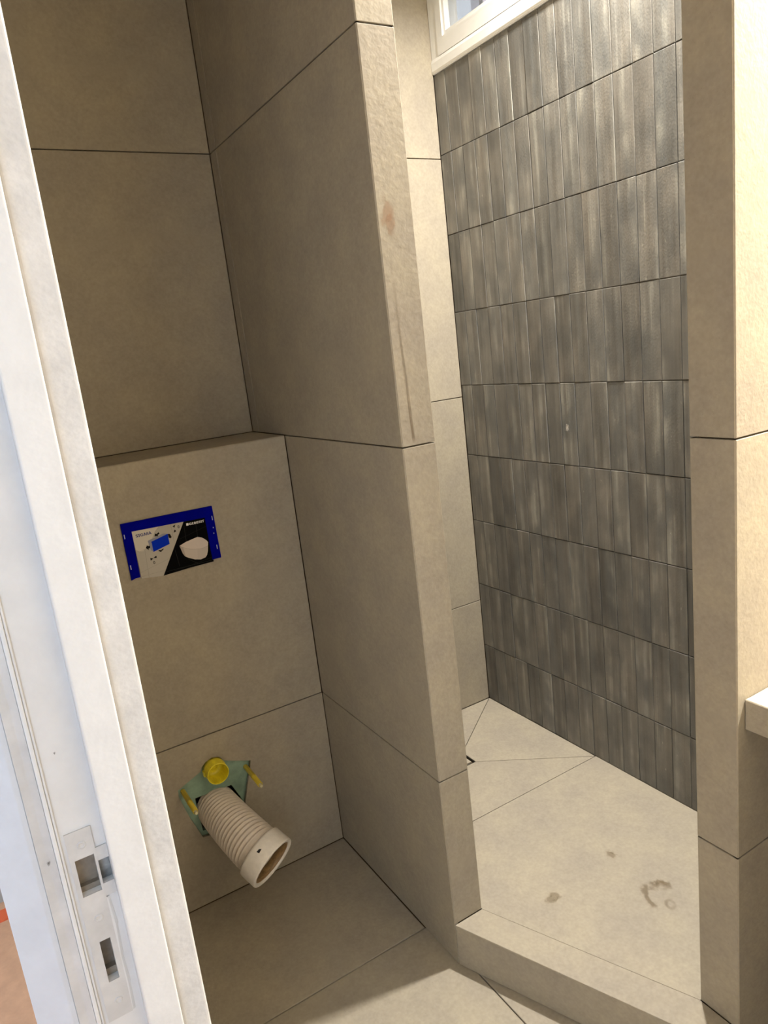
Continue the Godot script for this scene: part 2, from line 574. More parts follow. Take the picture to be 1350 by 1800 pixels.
func alcove() -> void:
	var X := Vector3.RIGHT
	var Y := Vector3.UP
	var Z := Vector3.BACK
	# upper back wall
	var bw := box_obj("wall_north", Vector3(XL, 0, ZU - 0.12), Vector3(X2 + 0.12, CEIL, ZU - 0.0095), grout)
	struct(bw, "dim beige tiled wall above the toilet ledge", "wall")
	tile_grid(bw, Vector3(0, 0, ZU), X, Y, [XL, 0.0], [H2, H3, CEIL])
	# cistern casing: a hollow box of green board, tiled
	var green := make_paint(Color(0.55, 0.66, 0.59), 0.10, 131, 1.0)
	var cs := Node3D.new()
	cs.name = "wall_cistern"
	add_child(cs)
	struct(cs, "beige tiled cistern casing that forms a ledge above the toilet pipes", "wall")
	# the casing's lower tile has a rough hole sawn for the pipes
	var L := PackedVector2Array([Vector2(-0.4459, 0.3631), Vector2(-0.3800, 0.3905), Vector2(-0.3745, 0.4010), Vector2(-0.3620, 0.4118), Vector2(-0.3430, 0.4180)])
	var R := PackedVector2Array([Vector2(-0.3430, 0.4180), Vector2(-0.3260, 0.4125), Vector2(-0.3120, 0.3960), Vector2(-0.2860, 0.3838), Vector2(-0.2409, 0.3660), Vector2(-0.2470, 0.3400), Vector2(-0.2540, 0.3200), Vector2(-0.2764, 0.2457), Vector2(-0.3050, 0.2020), Vector2(-0.3430, 0.2000)])
	var B := PackedVector2Array([Vector2(-0.3430, 0.2000), Vector2(-0.3885, 0.1988), Vector2(-0.4052, 0.2011), Vector2(-0.4300, 0.2760), Vector2(-0.4465, 0.3429), Vector2(-0.4459, 0.3631)])
	var g := GAP * 0.5
	var lower := PackedVector2Array([Vector2(XL + g, g), Vector2(-0.343, g)])
	lower.append_array(B)
	for i in range(1, L.size()):
		lower.append(L[i])
	lower.append_array([Vector2(-0.343, H1 - g), Vector2(XL + g, H1 - g)])
	var rightp := PackedVector2Array([Vector2(-0.343, g), Vector2(-g, g), Vector2(-g, H1 - g), Vector2(-0.343, H1 - g)])
	rightp.append_array(R)
	var st := new_st()
	prism(st, lower, ZB - 0.0095, ZB)
	prism(st, rightp, ZB - 0.0095, ZB)
	var holed_mat: StandardMaterial3D = beige.duplicate()
	holed_mat.uv1_offset = Vector3(0.37, 0.71, 0)
	obj("tile", st, holed_mat, cs)
	wall_tile(cs, Vector3(0, 0, ZB), X, Y, XL, H1, 0.0, H2)
	# green board behind the tile with its own square opening
	var hs := new_st()
	var bl := PackedVector2Array([Vector2(XL, 0.0), Vector2(-0.345, 0.0), Vector2(-0.345, 0.208), Vector2(-0.4000, 0.2120), Vector2(-0.4045, 0.3140), Vector2(-0.345, 0.3120), Vector2(-0.345, H2 - 0.012), Vector2(XL, H2 - 0.012)])
	var br := PackedVector2Array([Vector2(-0.345, 0.0), Vector2(0.0, 0.0), Vector2(0.0, H2 - 0.012), Vector2(-0.345, H2 - 0.012), Vector2(-0.345, 0.3120), Vector2(-0.3020, 0.3100), Vector2(-0.2800, 0.2560), Vector2(-0.2960, 0.2120), Vector2(-0.345, 0.208)])
	prism(hs, bl, ZB - 0.026, ZB - 0.0125)
	prism(hs, br, ZB - 0.026, ZB - 0.0125)
	var gb := obj("backing_board", hs, green, cs)
	gb.set_meta("label", "green moisture-resistant board seen through the sawn hole")
	box_obj("top_board", Vector3(XL, H2 - 0.022, ZU), Vector3(0, H2 - 0.0096, ZB - 0.0125), green, cs)
	slab("tile", cs, Vector3(0, H2, 0), X, -Z, rect(XL, -ZB + 0.0005, 0, -ZU, g), 0.0095, 0.0009, beige)
	# partition between alcove and shower
	var p := box_obj("wall_partition", Vector3(0.0095, 0, ZU), Vector3(T - 0.0095, CEIL, -0.0095), grout)
	struct(p, "beige tiled partition wall between the toilet alcove and the shower", "wall")
	tile_grid(p, Vector3(0, 0, 0), -Z * -1.0, Y, [ZB, 0.0], [0.0, H1, H2])
	tile_grid(p, Vector3(0, 0, 0), Z, Y, [ZU, -0.767, 0.0], [H2, H3, CEIL])
	tile_grid(p, Vector3(0, 0, 0), X, Y, [0.0, T], [SY, H1, H2, H3, CEIL], beige_rough)
	tile_grid(p, Vector3(T, 0, 0), -Z, Y, [0.0, 0.75, -ZS], [SY, H1, H2, H3, CEIL])
	var run := stain_material(Color(0.46, 0.38, 0.28), 5, 2, 0.45)
	stain(p, Vector3(0.0235, 1.42, 0), Basis(Z, 0.03) * X, Basis(Z, 0.03) * Y, 0.016, 0.36, run, "brown drip run down the wall end")
	stain(p, Vector3(0.024, 1.67, 0), X, Y, 0.040, 0.075, stain_material(Color(0.66, 0.50, 0.38), 8, 0, 0.55), "faint orange smear")

func shower() -> void:
	var X := Vector3.RIGHT
	var Y := Vector3.UP
	var Z := Vector3.BACK
	var bw := box_obj("wall_shower", Vector3(T, 0, ZU - 0.009), Vector3(X2 + 0.12, CEIL, ZS - 0.0095), grout)
	struct(bw, "brightly lit cream tiled wall behind the shower, next to the dark tiles", "wall")
	tile_grid(bw, Vector3(0, 0, ZS), X, Y, [T, X2], [SY, 0.5015, 1.2372, 1.990, CEIL])
	# raised tray
	var g := 0.0011
	var tray := Node3D.new()
	tray.name = "floor_shower"
	add_child(tray)
	struct(tray, "raised cream tiled shower tray with diagonal joints running to the drain", "floor")
	var bed := PackedVector2Array([Vector2(T, ZS), Vector2(X2, ZS), Vector2(X2, ZP0), Vector2(XP, ZP0), Vector2(T + 0.006, 0.0), Vector2(T, 0.0)])
	upright("tray_bed", tray, bed, -0.009, SY - 0.0095, grout)
	var o := Vector3(0, SY, 0)
	var zj := 0.267
	var cx := 0.417
	var cz := 0.528
	var r := 0.0345
	var q := func(pts: Array) -> PackedVector2Array:
		return inset(PackedVector2Array(pts), g)
	# drain corners and zone corners, (x, -z)
	var d1 := Vector2(cx - r, cz - r)
	var d2 := Vector2(cx + r, cz - r)
	var d3 := Vector2(cx + r, cz + r)
	var d4 := Vector2(cx - r, cz + r)
	var c1 := Vector2(T, zj)
	var c2 := Vector2(X2, zj)
	var c3 := Vector2(X2, -ZS)
	var c4 := Vector2(T, -ZS)
	for pts in [[c1, c2, d2, d1], [c2, c3, d3, d2], [c3, c4, d4, d3], [c4, c1, d1, d4]]:
		slab("tile", tray, o, X, -Z, q.call(pts), 0.0095, 0.0005, beige)
	slab("tile", tray, o, X, -Z, PackedVector2Array([Vector2(T, 0.0), Vector2(XP, -ZP0), Vector2(X2, -ZP0), Vector2(X2, zj - g), Vector2(T, zj - g)]), 0.0095, 0.0003, beige)
	var brown := stain_material(Color(0.50, 0.43, 0.31), 21, 0, 0.60)
	stain(tray, Vector3(0.236, SY, 0.080), X, -Z, 0.052, 0.045, brown, "brown blot on the tray")
	stain(tray, Vector3(0.452, SY, 0.063), X, -Z, 0.030, 0.040, stain_material(Color(0.52, 0.44, 0.33), 25, 0, 0.6), "small brown blot on the tray")
	stain(tray, Vector3(0.431, SY, 0.228), Basis(Y, -0.55) * X, Basis(Y, -0.55) * -Z, 0.085, 0.105, stain_material(Color(0.50, 0.42, 0.31), 29, 1, 0.62), "ring-shaped brown stain on the tray")
	# drain: a tile insert in a dark slot
	var dr := thing("shower_drain", "square tiled shower drain with a dark slot round it", "drain", Vector3(cx, SY - 0.020, -cz))
	var black := flat(Color(0.03, 0.03, 0.03), 0.5)
	var ds := new_st()
	holed(ds, Rect2(-r + 0.0004, -r + 0.0004, 2 * r - 0.0008, 2 * r - 0.0008), [Rect2(-r + 0.0022, -r + 0.0022, 2 * r - 0.0044, 2 * r - 0.0044)], 0.0106, 0.0185)
	var rim := obj("slot_rim", ds, black, dr)
	rim.transform = Transform3D(Basis(X, -Z, Y), Vector3.ZERO)
	slab("cover_tile", dr, Vector3(0, 0.0195, 0), X, -Z, rect(-r, -r, r, r, 0.0095), 0.0085, 0.0005, beige)
	# doorstep: a low slanting kerb from the partition to the divider
	var s := Node3D.new()
	s.name = "trim_step"
	add_child(s)
	struct(s, "low beige tiled kerb slanting across the shower entrance", "kerb")
	var fx := 0.2157
	upright("core", s, PackedVector2Array([Vector2(0.0105, 0.004), Vector2(T - 0.004, 0.004), Vector2(XP - 0.002, ZP0), Vector2(XP - 0.002, ZP1 - 0.0095), Vector2(fx + 0.008, ZP1 - 0.0095)]), 0.0, SY - 0.0095, grout)
	slab("tile", s, o, X, -Z, inset(PackedVector2Array([Vector2(0, 0), Vector2(fx, -ZP1), Vector2(XP, -ZP1), Vector2(XP, -ZP0), Vector2(T, 0)]), 0.0003), 0.0095, 0.0008, beige)
	var along := Vector3(fx, 0, ZP1).normalized()
	var ln := Vector3(fx, 0, ZP1).length()
	slab("tile", s, Vector3(0, 0, 0), along, Y, rect(0.0, 0.0, ln, SY - 0.0008, 0.0012), 0.0095, 0.0010, beige)
	slab("tile", s, Vector3(fx, 0, ZP1), X, Y, rect(0.0, 0.0, XP - fx, SY - 0.0008, 0.0012), 0.0095, 0.0010, beige)

func dark_wall() -> void:
	var Y := Vector3.UP
	var Z := Vector3.BACK
	var w := new_st()
	var zw := -0.19
	box(w, Vector3(X2 + 0.0085, 0, ZS - 0.009), Vector3(X2 + 0.12, 2.2305, ZP0 + 0.01))
	box(w, Vector3(X2 + 0.0085, 2.2305, zw), Vector3(X2 + 0.12, CEIL, ZP0 + 0.01))
	box(w, Vector3(X2 + 0.0085, 2.702, ZS - 0.009), Vector3(X2 + 0.12, CEIL, zw))
	var o := obj("wall_dark", w, dark_grout)
	struct(o, "shower wall of narrow upright dark grey glazed tiles in stacked rows", "wall")
	var rows := [SY, 0.329, 0.566, 0.804, 1.039, 1.277, 1.516, 1.760, 2.000, 2.2385, 2.4770, 2.7155, CEIL]
	var cols := [ZS]
	for k in 21:
		cols.append(-0.7351 + 0.0581 * k)
	cols[-1] = ZP0
	for j in rows.size() - 1:
		for i in cols.size() - 1:
			var z0: float = cols[i]
			var z1: float = cols[i + 1]
			var y0: float = rows[j]
			var y1: float = rows[j + 1]
			if j == 8:
				y1 = minf(y1, 2.2300) if z0 < zw - 0.01 else y1
			if (j == 9 or j == 10) and z0 < zw - 0.01:
				continue
			var k := rng.randf_range(0.82, 1.12)
			if rng.randf() < 0.16:
				k *= 0.80
			var tone := rng.randf_range(-0.015, 0.015)
			var tint := Color(k * (1.0 + tone), k, k * (1.0 - tone))
			var gx := rng.randf_range(0.0004, 0.0010)
			var pts := PackedVector2Array([Vector2(z0 + gx, y0 + 0.0009), Vector2(z1 - gx, y0 + 0.0009 + rng.randf_range(-0.0004, 0.0006)), Vector2(z1 - gx + rng.randf_range(-0.0003, 0.0002), y1 - 0.0009), Vector2(z0 + gx, y1 - 0.0009 + rng.randf_range(-0.0006, 0.0003))])
			var mid := Vector2((z0 + z1) * 0.5, (y0 + y1) * 0.5)
			for n in 4:
				pts[n] = pts[n] - mid
			var t := slab("tile", o, Vector3.ZERO, Z, Y, pts, 0.009, rng.randf_range(0.0009, 0.0015), dark_tile, tint, 0.14, 1.28)
			var lean := Basis(Y, rng.randf_range(-0.010, 0.010)) * Basis(Z, rng.randf_range(-0.0022, 0.0022))
			t.transform = Transform3D(lean * t.transform.basis, Vector3(X2 + rng.randf_range(-0.0006, 0.0006), mid.y, mid.x))
	stain(o, Vector3(X2 - 0.0016, 1.150, -0.306), Z, Y, 0.018, 0.030, stain_material(Color(0.80, 0.78, 0.74), 44, 0, 0.9), "pale plaster splash on the dark tiles")

func shower_window() -> void:
	var y0 := 2.2312
	var y1 := 2.70
	var z0 := ZS + 0.0010
	var z1 := -0.1905
	var white := make_paint(Color(0.93, 0.93, 0.92), 0.01, 151, 0.4)
	white.roughness = 0.3
	var w := Node3D.new()
	w.name = "window_1"
	add_child(w)
	struct(w, "small white plastic window high above the dark shower tiles", "window")
	# plane of the window: u runs along -z? keep u = z, v = y, n = -x
	var basis := Transform3D(Basis(Vector3.BACK, Vector3.UP, Vector3.LEFT), Vector3(X2, 0, 0))
	var fr := new_st()
	holed(fr, Rect2(z0, y0, z1 - z0, y1 - y0), [Rect2(z0 + 0.036, y0 + 0.040, z1 - z0 - 0.072, y1 - y0 - 0.080)], -0.065, 0.002)
	var a := obj("frame", fr, white, w)
	a.transform = basis
	# a sloping lower lip on the frame
	var lip := new_st()
	prism(lip, PackedVector2Array([Vector2(0.0, y0), Vector2(0.004, y0 + 0.002), Vector2(0.006, y0 + 0.008), Vector2(0.006, y0 + 0.030), Vector2(0.003, y0 + 0.040), Vector2(0.0, y0 + 0.040)]), 0.0, z1 - z0)
	var lo := obj("sill_lip", lip, white, w)
	lo.transform = Transform3D(Basis(Vector3.LEFT, Vector3.UP, Vector3.FORWARD), Vector3(X2 - 0.0005, 0, z1))
	var sa := new_st()
	holed(sa, Rect2(z0 + 0.037, y0 + 0.041, z1 - z0 - 0.074, y1 - y0 - 0.082), [Rect2(z0 + 0.064, y0 + 0.086, z1 - z0 - 0.128, y1 - y0 - 0.172)], -0.060, 0.0045)
	var b := obj("sash", sa, white, w)
	b.transform = basis
	var be := new_st()
	holed(be, Rect2(z0 + 0.0645, y0 + 0.0865, z1 - z0 - 0.129, y1 - y0 - 0.173), [Rect2(z0 + 0.074, y0 + 0.098, z1 - z0 - 0.148, y1 - y0 - 0.196)], -0.020, -0.002)
	var c := obj("glazing_bead", be, white, w)
	c.transform = basis
	var glass := flat(Color(0.9, 0.95, 1.0, 0.08), 0.02)
	glass.transparency = BaseMaterial3D.TRANSPARENCY_ALPHA
	var gs := new_st()
	holed(gs, Rect2(z0 + 0.0646, y0 + 0.0866, z1 - z0 - 0.1292, y1 - y0 - 0.1732), [], -0.030, -0.026)
	var p := obj("pane", gs, glass, w)
	p.transform = basis
	# the neighbouring house seen through it, and a rain pipe in front of that wall
	var hw := box_obj("wall_outside", Vector3(1.60, 0.0, -4.5), Vector3(1.75, 5.0, 1.6), flat(Color(0.46, 0.43, 0.40), 0.9))
	struct(hw, "grey house wall close outside the shower window", "wall")
	box_obj("corner_board", Vector3(1.52, 0.0, -1.96), Vector3(1.599, 5.0, -1.79), flat(Color(0.95, 0.95, 0.94), 0.6), hw)
	var pipe := thing("rain_pipe", "pale blue rain pipe seen through the shower window", "rain pipe", Vector3(1.560, 0.0, -1.735))
	var steel := flat(Color(0.66, 0.74, 0.84), 0.4)
	obj("tube", sweep([[Vector3(0, 0.02, 0), Vector3.UP, 0.022], [Vector3(0, 4.98, 0), Vector3.UP, 0.022]], 20, true), steel, pipe)
	for y in [1.2, 2.86, 4.4]:
		obj("pipe_clamp", sweep([[Vector3(0, y, 0), Vector3.UP, 0.0225], [Vector3(0, y, 0), Vector3.UP, 0.025], [Vector3(0, y + 0.03, 0), Vector3.UP, 0.025], [Vector3(0, y + 0.03, 0), Vector3.UP, 0.0225]], 20), flat(Color(0.30, 0.32, 0.35), 0.5), pipe)
	var sh := thing("house_window", "brown framed window of the house outside, glimpsed past the rain pipe", "window", Vector3(1.599, 2.3, -1.55))
	var brown := flat(Color(0.24, 0.18, 0.15), 0.6)
	box_obj("frame", Vector3(-0.040, 0.0, 0.0), Vector3(0.0, 1.3, 0.055), brown, sh)
	box_obj("frame", Vector3(-0.040, 0.0, 0.62), Vector3(0.0, 1.3, 0.675), brown, sh)
	box_obj("frame", Vector3(-0.040, 0.0, 0.0555), Vector3(0.0, 0.055, 0.6195), brown, sh)
	box_obj("frame", Vector3(-0.040, 1.245, 0.0555), Vector3(0.0, 1.3, 0.6195), brown, sh)
	box_obj("pane", Vector3(-0.020, 0.0555, 0.0555), Vector3(-0.006, 1.2445, 0.6195), flat(Color(0.62, 0.55, 0.53), 0.15), sh)

func divider_and_counter() -> void:
	var X := Vector3.RIGHT
	var Y := Vector3.UP
	var Z := Vector3.BACK
	var w := box_obj("wall_divider", Vector3(XP + 0.0095, 0, ZP0 + 0.0095), Vector3(XR + 0.12, CEIL, ZP1 - 0.0095), grout)
	struct(w, "beige tiled wall end between the shower and the countertop", "wall")
	tile_grid(w, Vector3(XP, 0, 0), Z, Y, [ZP0, ZP1], [SY, H1, H2, H3, CEIL], beige_rough)
	tile_grid(w, Vector3(0, 0, ZP1), X, Y, [XP, XP + 0.75, XR], [0.0, H1, H2, H3, CEIL])
	tile_grid(w, Vector3(0, 0, ZP0), -X, Y, [-X2, -XP], [SY, H1, H2, H3, CEIL])
	# countertop clad in the same tile, fixed to the divider
	var cx0 := 0.2890
	var y1 := 0.7900
	var y0 := 0.7340
	var z1 := ZF - 0.002
	var t := thing("countertop", "thick beige tiled countertop fixed against the lit wall at right", "countertop", Vector3(cx0, y0, ZP1))
	t.set_meta("group", "")
	t.remove_meta("group")
	box_obj("core", Vector3(0.0095, 0.001, 0.0005), Vector3(XR - cx0 - 0.001, y1 - y0 - 0.0095, z1 - ZP1 - 0.0095), flat(Color(0.45, 0.40, 0.33), 0.9), t)
	slab("top_tile", t, Vector3(0, y1 - y0, 0), X, -Z, rect(0.0006, -(z1 - ZP1) + 0.0006, XR - cx0 - 0.001, -0.001), 0.0095, 0.0010, beige)
	slab("end_tile", t, Vector3.ZERO, Z, Y, rect(0.0008, 0.0, z1 - ZP1 - 0.0006, y1 - y0 - 0.0008), 0.0095, 0.0010, beige)
	slab("front_tile", t, Vector3(0, 0, z1 - ZP1), X, Y, rect(0.0006, 0.0, XR - cx0 - 0.001, y1 - y0 - 0.0008), 0.0095, 0.0010, beige)

func rounded(pts: Array, r: float) -> PackedVector2Array:
	var out := PackedVector2Array()
	var n := pts.size()
	for i in n:
		var a: Vector2 = pts[(i + n - 1) % n]
		var b: Vector2 = pts[i]
		var c: Vector2 = pts[(i + 1) % n]
		var p := b + (a - b).normalized() * r
		var q := b + (c - b).normalized() * r
		for k in 5:
			var t := k / 4.0
			out.append(p.lerp(b, t).lerp(b.lerp(q, t), t))
	return out

func door_frame() -> void:
	var zj := 0.510
	var top := 2.06
	var d := Node3D.new()
	d.name = "door_1"
	add_child(d)
	struct(d, "white painted wooden door frame with a worn strike plate, beside the toilet alcove", "door frame")
	# jamb with pockets behind the strike plate; x, y as in the wall, front at z = zj
	var latch := Rect2(-0.7395, 0.9490, 0.0178, 0.0412)
	var bolt := Rect2(-0.7350, 0.8458, 0.0103, 0.0488)
	var lip := Rect2(-0.7195, 0.9548, 0.0105, 0.0262)
	var jb := new_st()
	holed(jb, Rect2(-0.7500, 0.0, 0.0412, top), [latch, bolt, lip], zj - 0.022, zj)
	box(jb, Vector3(-0.7500, 0.0, 0.462), Vector3(-0.7088, top, zj - 0.0225))
	obj("jamb", jb, paint, d)
	var wood := make_paint(Color(0.50, 0.46, 0.41), 0.22, 171, 2.0)
	var pk := new_st()
	box(pk, Vector3(-0.7195, 0.9550, zj - 0.0215), Vector3(-0.7092, 0.9806, zj - 0.0065))
	var rough := obj("latch_recess", pk, make_paint(Color(0.55, 0.56, 0.56), 0.45, 175, 3.0), d)
	rough.set_meta("label", "bare chipped recess beside the latch hole")
	var pk2 := new_st()
	box(pk2, Vector3(-0.7394, 0.9491, zj - 0.0218), Vector3(-0.7218, 0.9901, zj - 0.0130))
	box(pk2, Vector3(-0.7394, 0.9491, zj - 0.0135), Vector3(-0.7218, 0.9550, zj - 0.0070))
	box(pk2, Vector3(-0.7349, 0.8459, zj - 0.0218), Vector3(-0.7248, 0.8945, zj - 0.0150))
	box(pk2, Vector3(-0.7349, 0.8459, zj - 0.0155), Vector3(-0.7248, 0.8540, zj - 0.0080))
	obj("pocket_debris", pk2, wood, d)
	# strike plate
	var sp := new_st()
	holed(sp, Rect2(-0.7437, 0.8010, 0.0242, 0.2195), [latch, bolt], zj + 0.0001, zj + 0.0016)
	box(sp, Vector3(-0.7196, 0.9809, zj + 0.0001), Vector3(-0.7090, 0.9955, zj + 0.0013))
	box(sp, Vector3(-0.7196, 0.9405, zj + 0.0001), Vector3(-0.7090, 0.9546, zj + 0.0013))
	var plate := obj("strike_plate", sp, paint_worn, d)
	plate.set_meta("label", "overpainted strike plate with two openings")
	var pm := paint_worn
	for y in [1.0043, 0.9207, 0.8211]:
		obj("screw", sweep([[Vector3(-0.7304, y, zj + 0.0014), Vector3.BACK, 0.0044], [Vector3(-0.7304, y, zj + 0.0027), Vector3.BACK, 0.0038], [Vector3(-0.7304, y, zj + 0.0020), Vector3.BACK, 0.0022], [Vector3(-0.7304, y, zj + 0.0014), Vector3.BACK, 0.0010]], 14, true), pm, plate)
	# a ridge of paint along the plate's right edge
	var rd := new_st()
	var last := Vector2(-0.7192, 0.8020)
	for q in [Vector2(-0.7180, 0.835), Vector2(-0.7186, 0.87), Vector2(-0.7170, 0.905), Vector2(-0.7184, 0.939)]:
		face(rd, [Vector3(last.x, last.y, zj + 0.0016), Vector3(last.x + 0.0028, last.y, zj + 0.0002), Vector3(q.x + 0.0020, q.y, zj + 0.0002), Vector3(q.x, q.y, zj + 0.0016)], [last, last, q, q])
		face(rd, [Vector3(-0.7195, last.y, zj + 0.0016), Vector3(last.x, last.y, zj + 0.0016), Vector3(q.x, q.y, zj + 0.0016), Vector3(-0.7195, q.y, zj + 0.0016)], [last, last, q, q])
		last = q
	obj("paint_ridge", rd, paint, d)
	# stop, plastered reveal, beads and casing, each a moulding from floor to head
	upright("stop", d, rounded([Vector2(-0.7088, 0.462), Vector2(-0.6754, 0.462), Vector2(-0.6754, 0.522), Vector2(-0.7088, 0.522)], 0.0022), 0.0, top, paint)
	upright("reveal", d, rounded([Vector2(-0.6752, 0.462), Vector2(-0.6463, 0.462), Vector2(-0.6463, 0.510), Vector2(-0.6752, 0.510)], 0.0035), 0.0, top, paint_worn)
	upright("bead", d, rounded([Vector2(-0.7542, 0.470), Vector2(-0.7500, 0.470), Vector2(-0.7500, 0.5135), Vector2(-0.7542, 0.5130)], 0.0014), 0.0, top, paint)
	upright("bead", d, rounded([Vector2(-0.7499, 0.500), Vector2(-0.7474, 0.500), Vector2(-0.7474, 0.5122), Vector2(-0.7499, 0.5122)], 0.0010), 0.0, top, paint)
	upright("casing_moulding", d, rounded([Vector2(-0.7690, 0.462), Vector2(-0.7543, 0.462), Vector2(-0.7543, 0.5110), Vector2(-0.7610, 0.5080), Vector2(-0.7690, 0.5078)], 0.0008), 0.0, top, paint_worn)
	upright("casing", d, rounded([Vector2(-0.8050, 0.462), Vector2(-0.7690, 0.462), Vector2(-0.7690, 0.5068), Vector2(-0.7740, 0.5062), Vector2(-0.8050, 0.4900)], 0.0010), 0.0, top, paint_cool)
	# head and the jamb behind the camera
	box_obj("head", Vector3(-0.8050, top, 0.462), Vector3(-0.6463, top + 0.03, 1.362), paint, d)
	box_obj("jamb", Vector3(-0.8050, 0.0, 1.325), Vector3(-0.6463, top, 1.362), paint, d)
	for q in [[Vector3(-0.7610, 0.9985, 0.5094), 0.004], [Vector3(-0.7345, 1.105, 0.5103), 0.0022]]:
		stain(d, q[0] + Vector3(0, 0, 0.0002), Vector3.RIGHT, Vector3.UP, q[1], q[1] * 1.6, stain_material(Color(0.30, 0.27, 0.22), 61, 0, 0.8), "small dark knock in the paint")

func hallway() -> void:
	var terra := make_paint(Color(0.74, 0.57, 0.44), 0.05, 181, 0.8)
	terra.roughness = 0.7
	var f := box_obj("floor_hall", Vector3(-2.4, -0.12, -1.12), Vector3(-0.8001, 0.0, ZH + 0.12), terra)
	struct(f, "plain terracotta coloured hall floor beyond the door frame", "floor")
	box_obj("border_strip", Vector3(-2.3, 0.0, -0.945), Vector3(-0.8005, 0.004, -0.895), flat(Color(0.80, 0.36, 0.20), 0.6), f)
	var hm := flat(Color(0.88, 0.86, 0.83), 0.9)
	var e := box_obj("wall_hall", Vector3(-2.4, 0, -1.12), Vector3(-0.8001, CEIL, -1.0), flat(Color(0.80, 0.70, 0.58), 0.9))
	struct(e, "pale hall wall at the end of the terracotta floor", "wall")
	var bb := box_obj("baseboard_hall", Vector3(-2.3, 0.0, -1.0), Vector3(-0.8003, 0.05, -0.985), flat(Color(0.62, 0.60, 0.57), 0.6))
	struct(bb, "grey baseboard along the end of the hall", "baseboard")
	var wv := new_st()
	box(wv, Vector3(-2.4, 0, -1.0), Vector3(-2.3, CEIL, -0.9))
	box(wv, Vector3(-2.4, 0, -0.9), Vector3(-2.3, 0.5, 0.25))
	box(wv, Vector3(-2.4, 2.4, -0.9), Vector3(-2.3, CEIL, 0.25))
	box(wv, Vector3(-2.4, 0, 0.25), Vector3(-2.3, CEIL, ZH + 0.12))
	var ww := obj("wall_hall_side", wv, hm)
	struct(ww, "white hall wall with a window opening, facing the bathroom door", "wall")
	var w := new_st()
	holed(w, Rect2(-2.3, 0, 1.4999, CEIL), [Rect2(-2.2, 0.85, 1.0, 1.5)], ZH, ZH + 0.12)
	var b := obj("wall_hall_window", w, hm)
	struct(b, "white hall wall with a daylight window opening, behind the viewer", "wall")
	var c := box_obj("ceiling_hall", Vector3(-2.4, CEIL, -1.12), Vector3(-0.8025, CEIL + 0.12, ZH + 0.12), hm)
	struct(c, "white hall ceiling outside the bathroom", "ceiling")
	var side := box_obj("wall_hall_door", Vector3(-0.8023, 0, -1.0), Vector3(-0.8001, CEIL, 0.455), hm)
	struct(side, "white painted hall side of the bathroom wall", "wall")

func fill(im: Image, pts: Array, c: Color) -> void:
	var p := PackedVector2Array()
	var lo := Vector2(1, 1)
	var hi := Vector2.ZERO
	var sz := Vector2(im.get_width(), im.get_height())
	for i in range(0, pts.size(), 2):
		var v := Vector2(pts[i], pts[i + 1] / 1.06)
		lo = lo.min(v)
		hi = hi.max(v)
		p.append(v * sz)
	for y in range(maxi(0, int(lo.y * sz.y)), mini(int(sz.y), int(hi.y * sz.y) + 1)):
		for x in range(maxi(0, int(lo.x * sz.x)), mini(int(sz.x), int(hi.x * sz.x) + 1)):
			if Geometry2D.is_point_in_polygon(Vector2(x + 0.5, y + 0.5), p):
				im.set_pixel(x, y, c)

func line(im: Image, a: Vector2, b: Vector2, w: float, c: Color) -> void:
	var n := (b - a).orthogonal().normalized() * w
	fill(im, [a.x + n.x, a.y + n.y, b.x + n.x, b.y + n.y, b.x - n.x, b.y - n.y, a.x - n.x, a.y - n.y], c)

